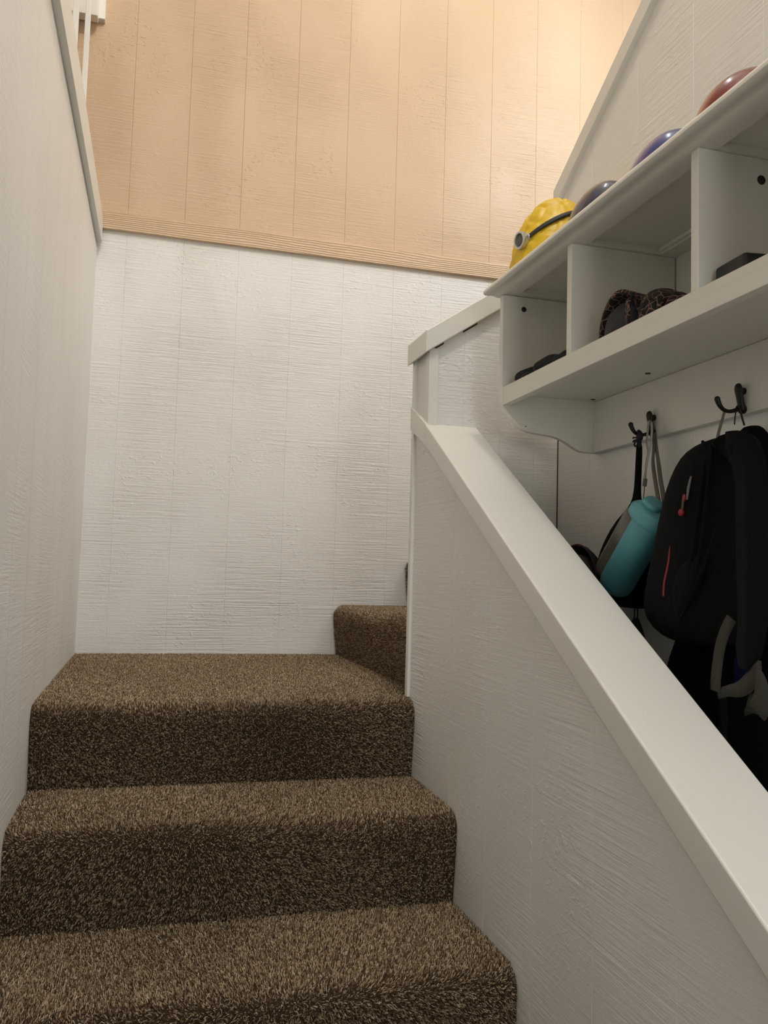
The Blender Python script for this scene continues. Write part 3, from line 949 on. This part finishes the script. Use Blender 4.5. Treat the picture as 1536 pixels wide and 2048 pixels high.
b.ribbon([(1.2160, -1.7750, 0.6160), (1.2070, -1.7940, 0.5880), (1.1970, -1.8180, 0.5490), (1.1720, -1.8630, 0.5090), (1.1470, -1.9110, 0.4700), (1.1300, -1.9390, 0.4460)], .0095, .0018, (0.1, 1, 0.05), 5)
b.build('carry_strap', mat('dark_grey_webbing', srgb(92, 88, 82), 0.8), bt, True)

# dark cap with a reddish lining, hung low behind the half wall's cap
hc = thing('brimmed_cap', 'dark round brimmed cap with reddish lining just above the half wall cap', 'cap', (1.1200, -1.6580, 0.3240))
DK = mat('dark_felt', srgb(30, 27, 26), 0.7)
b = MB()
b.rings([[Vector((1.1200, -1.6430, 0.3040)) + Vector((xo, .085 * s * math.cos(2 * PI * j / 40), .085 * s * math.sin(2 * PI * j / 40))) for j in range(40)]
         for xo, s in ((.03, .2), (.028, .6), (.018, .85), (.004, .97), (-.004, 1.0), (-.008, .985), (-.004, .95), (.010, .80), (.018, .5), (.02, .2))])
b.build('brim', DK, hc, True)
b = MB()
b.rings([[Vector((1.1200, -1.6430, 0.3040)) + Vector((xo, .068 * s * math.cos(2 * PI * j / 40) - .006, .068 * s * math.sin(2 * PI * j / 40) - .004)) for j in range(40)]
         for xo, s in ((.006, .97), (-.012, 1.0), (-.022, .97), (-.035, .85), (-.045, .6), (-.05, .2))])
b.build('crown', mat('grey_felt', srgb(62, 58, 54), 0.6), hc, True)
b = MB()
b.tube([Vector((1.1200, -1.6430, 0.3040)) + Vector((-.006, .083 * math.cos(a), .083 * math.sin(a))) for a in [PI * (.36 + .22 * k / 8) for k in range(9)]], .003, 8, 3)
b.build('lining', mat('red_brown_lining', srgb(84, 30, 22), 0.8), hc, True)

# ------------------------------------------------------------------ hanging from the second hook
PACK = mat('black_pack_fabric', srgb(15, 14.5, 14), 0.9, spec=0.12, bump=((90, 90, 40), 0.35, 0.004, 3))
PACK2 = mat('navy_black_pack_fabric', srgb(12.5, 13, 17), 0.9, spec=0.12, bump=((70, 70, 40), 0.35, 0.004, 3))
WEB = mat('grey_webbing', srgb(66, 64, 59), 0.9, spec=0.12, bump=((500, 500, 500), 0.3, 0.001, 2))
RED = mat('red_piping', srgb(140, 28, 36), 0.5)
PX = 1.122
pk = thing('backpack', 'black backpack with red zip piping and grey straps hanging from the second hook', 'backpack', (1.1220, -2.1120, 0.5460))
rows = [((1.1220, -2.0830, 0.5570), (1.1220, -2.1180, 0.5520)), ((1.1220, -2.0540, 0.5530), (1.1220, -2.1400, 0.5420)), ((1.1220, -2.0300, 0.5410), (1.1220, -2.1570, 0.5270)), ((1.1220, -2.0120, 0.5170), (1.1220, -2.1660, 0.5030)), ((1.1220, -1.9920, 0.4800), (1.1220, -2.1710, 0.4630)),
        ((1.1220, -1.9760, 0.4360), (1.1220, -2.1730, 0.4240)), ((1.1220, -1.9610, 0.3880), (1.1220, -2.1730, 0.3810)), ((1.1220, -1.9430, 0.3350), (1.1220, -2.1700, 0.3350)), ((1.1220, -1.9290, 0.2890), (1.1220, -2.1650, 0.2960)), ((1.1220, -1.9250, 0.2580), (1.1220, -2.1580, 0.2650)),
        ((1.1220, -1.9420, 0.2320), (1.1220, -2.1460, 0.2380)), ((1.1220, -1.9840, 0.2090), (1.1220, -2.1300, 0.2090))]
b = MB()
b.rings(from_edges(rows, [PX + .02, PX + .015, PX + .008, PX + .004, PX, PX, PX, PX, PX, PX, PX + .005, PX + .01], [.015, .03, .045, .055, .058, .061, .063, .065, .066, .066, .062, .045]))
b.build('pack_body', PACK, pk, True, sub=1)
# side panel seams and the lower side pocket
b = MB()
fx = 1.062
b.tube([(1.1000, -2.0910, 0.5450), (1.0880, -2.1150, 0.5270), (1.0760, -2.1270, 0.4930), (1.0660, -2.1300, 0.4440), (1.0620, -2.1250, 0.3960), (1.0580, -2.1220, 0.3570), (1.0570, -2.1180, 0.3370)], .0028, 8, 5)
b.tube([(1.1000, -2.1060, 0.5420), (1.0880, -2.1300, 0.5250), (1.0760, -2.1420, 0.4910), (1.0660, -2.1470, 0.4430), (1.0620, -2.1440, 0.3960), (1.0580, -2.1410, 0.3570), (1.0570, -2.1360, 0.3330)], .0028, 8, 5)
b.build('piping', PACK2, pk, True)
b = MB()
rows = [((1.0660, -2.1130, 0.3480), (1.0660, -2.1410, 0.3650)), ((1.0630, -2.0910, 0.3310), (1.0630, -2.1500, 0.3570)), ((1.0620, -2.0700, 0.3130), (1.0620, -2.1420, 0.3330)), ((1.0620, -2.0650, 0.2880), (1.0620, -2.1240, 0.3060)), ((1.0630, -2.0670, 0.2640), (1.0630, -2.1020, 0.2760)), ((1.0660, -2.0710, 0.2490), (1.0660, -2.0820, 0.2540))]
b.rings(from_edges(rows, [1.068, 1.064, 1.063, 1.063, 1.065, 1.068], [.006, .009, .010, .010, .008, .006]))
b.build('side_pocket', PACK2, pk, True, sub=1)
b = MB()
b.tube([(1.0600, -2.1780, 0.3940), (1.0560, -2.1690, 0.3640), (1.0540, -2.1510, 0.3290), (1.0540, -2.1250, 0.2940), (1.0560, -2.1020, 0.2650), (1.0600, -2.0840, 0.2500)], .0022, 8, 5)
b.build('seam', PACK2, pk, True)
b = MB()
b.tube([(1.0640, -2.0860, 0.4080), (1.0640, -2.0730, 0.3950), (1.0640, -2.0640, 0.3860)], .0012, 6, 4)
b.build('zip', DARK, pk, True)
b = MB()
b.tube([(1.0640, -2.0640, 0.3870), (1.0610, -2.0600, 0.3700), (1.0590, -2.0590, 0.3510), (1.0580, -2.0550, 0.3330), (1.0570, -2.0490, 0.3120), (1.0570, -2.0470, 0.2900)], .0019, 8, 5)
b.build('red_piping', RED, pk, True)
b = MB()
b.tube([(1.0640, -2.0920, 0.4550), (1.0600, -2.0950, 0.4400), (1.0580, -2.0960, 0.4300)], .0022, 8, 4)
b.build('zip_pull', mat('brass_brown', srgb(84, 66, 48), 0.5, 0.4), pk, True)
b = MB()
b.ellipsoid((1.0570, -2.0950, 0.4260), (.005, .005, .006), 16, 10)
b.ellipsoid((1.0610, -2.0980, 0.4500), (.003, .003, .006), 12, 8)
b.build('pull_bead', RED, pk, True)
b = MB()
b.ribbon([(1.0660, -2.1080, 0.4840), (1.0620, -2.1070, 0.4660), (1.0600, -2.1060, 0.4460)], [.003, .006, .003], .0015, (0, 1, 0), 5)
TABM = mat('grey_reflective', srgb(98, 98, 94), 0.5)
b.build('reflective_tab', TABM, pk, True)
b = MB()
b.ribbon([(1.0720, -2.0730, 0.4770), (1.0680, -2.0700, 0.4610), (1.0670, -2.0660, 0.4480)], [.002, .005, .002], .0015, (0, 1, 0), 5)
b.build('reflective_tab', TABM, pk, True)
b = MB()
b.ribbon([(1.1990, -2.0160, 0.6160), (1.1920, -2.0190, 0.6000), (1.1780, -2.0290, 0.5780), (1.1650, -2.0420, 0.5610)], .0065, .0016, (0.1, 1, 0.1), 5)
b.build('hang_loop', mat('grey_loop', srgb(112, 108, 100), 0.8), pk, True)
# padded shoulder strap and the grey webbing at its foot
b = MB()
b.ribbon([(1.1000, -2.1350, 0.5270), (1.0850, -2.1810, 0.5270), (1.0750, -2.2210, 0.5120), (1.0650, -2.2490, 0.4780), (1.0550, -2.2640, 0.4260), (1.0500, -2.2710, 0.3680), (1.0480, -2.2740, 0.3050), (1.0480, -2.2730, 0.2560), (1.0480, -2.2660, 0.2210), (1.0480, -2.2620, 0.1940)],
         [.030, .040, .050, .052, .052, .052, .050, .046, .040, .018], .013, [(0.3, 1, 0)] * 2 + [(0.1, 1, 0.25)] + [(0, 1, 0)] * 7, 6)
b.build('shoulder_strap', PACK, pk, True)
b = MB()
b.ribbon([(1.0520, -2.2240, 0.2630), (1.0480, -2.2150, 0.2440), (1.0460, -2.2060, 0.2190), (1.0460, -2.2000, 0.1930), (1.0460, -2.1960, 0.1690), (1.0480, -2.1940, 0.1540)], .0215, .0018, [(0, 1, 0.45), (0, 1, 0.3), (0, 1, .15), (0, 1, .1), (0, 1, .1), (0, 1, -.1)], 6)
b.ribbon([(1.0500, -2.1960, 0.1500), (1.0480, -2.2210, 0.1580), (1.0460, -2.2480, 0.1640), (1.0450, -2.2680, 0.1750), (1.0450, -2.2820, 0.1910), (1.0460, -2.2890, 0.2040)], [.014, .016, .022, .026, .020, .010], .0018, [(0, .1, 1)] * 3 + [(0, .5, 1)] * 3, 6)
b.ribbon([(1.0430, -2.2940, 0.2090), (1.0410, -2.2930, 0.1960), (1.0400, -2.2990, 0.1820), (1.0400, -2.3020, 0.1640), (1.0420, -2.2960, 0.1480), (1.0460, -2.2830, 0.1380), (1.0500, -2.2690, 0.1400), (1.0520, -2.2690, 0.1620)], [.006, .010, .022, .030, .032, .030, .022, .010], .0018, (0, 1, 0.05), 6)
b.build('webbing', WEB, pk, True)
b = MB()
b.box(1.085, 1.10, (1.0900, -2.1980, 0.1820)[1] - .012, (1.0900, -2.1980, 0.1820)[1] + .012, (1.0900, -2.1980, 0.1820)[2] - .024, (1.0900, -2.1980, 0.1820)[2] + .02)
b.build('blue_tag', mat('navy_blue_tag', srgb(9, 12, 52), 0.9, spec=0.1), pk, bevel=0.002)

jk = thing('jacket', 'black jacket hanging by a thin loop behind the backpack', 'jacket', (1.2000, -2.0530, 0.5970))
rows = [((1.1950, -2.0390, 0.5880), (1.1950, -2.0720, 0.5860)), ((1.1950, -2.0310, 0.5760), (1.1950, -2.0910, 0.5710)), ((1.2150, -1.9990, 0.5510), (1.2150, -2.1050, 0.5400)), ((1.2150, -1.9830, 0.4990), (1.2150, -2.1450, 0.4830)), ((1.2150, -1.9540, 0.4100), (1.2150, -2.1660, 0.4010)),
        ((1.2150, -1.9100, 0.3000), (1.2150, -2.1760, 0.3070)), ((1.2150, -1.8640, 0.2230), (1.2150, -2.1750, 0.2370)), ((1.2150, -1.8410, 0.1640), (1.2150, -2.1740, 0.1820)), ((1.2150, -1.8390, 0.0880), (1.2150, -2.1740, 0.1360)), ((1.2150, -1.8400, -0.1010), (1.2150, -2.1720, -0.0160)), ((1.2150, -1.8510, -0.2450), (1.2150, -2.1610, -0.1400))]
b = MB()
b.rings(from_edges(rows, [1.222, 1.222, 1.222, 1.222, 1.222, 1.222, 1.220, 1.213, 1.20, 1.19, 1.19], [.010, .018, .024, .028, .028, .028, .030, .038, .050, .058, .045]))
b.build('jacket_body', BLKNYLON, jk, True, sub=1)
b = MB()
b.tube([(1.2240, -2.0150, 0.6240), (1.2150, -2.0240, 0.6080), (1.2050, -2.0350, 0.5910)], .0012, 6, 4)
b.tube([(1.2220, -2.0270, 0.6220), (1.2140, -2.0430, 0.6030), (1.2050, -2.0600, 0.5860)], .0018, 6, 4)
b.tube([(1.2240, -2.0150, 0.6240), (1.2180, -2.0260, 0.6260), (1.2220, -2.0270, 0.6220)], .0016, 6, 4)
b.build('hang_loop', DARK, jk, True)
b = MB()
b.tube([(1.1050, -2.1350, 0.1350), (1.1000, -2.1430, 0.1030), (1.0980, -2.1450, 0.0730), (1.0980, -2.1460, 0.0350)], .006, 8, 4)
b.build('front_seam', PACK, jk, True)
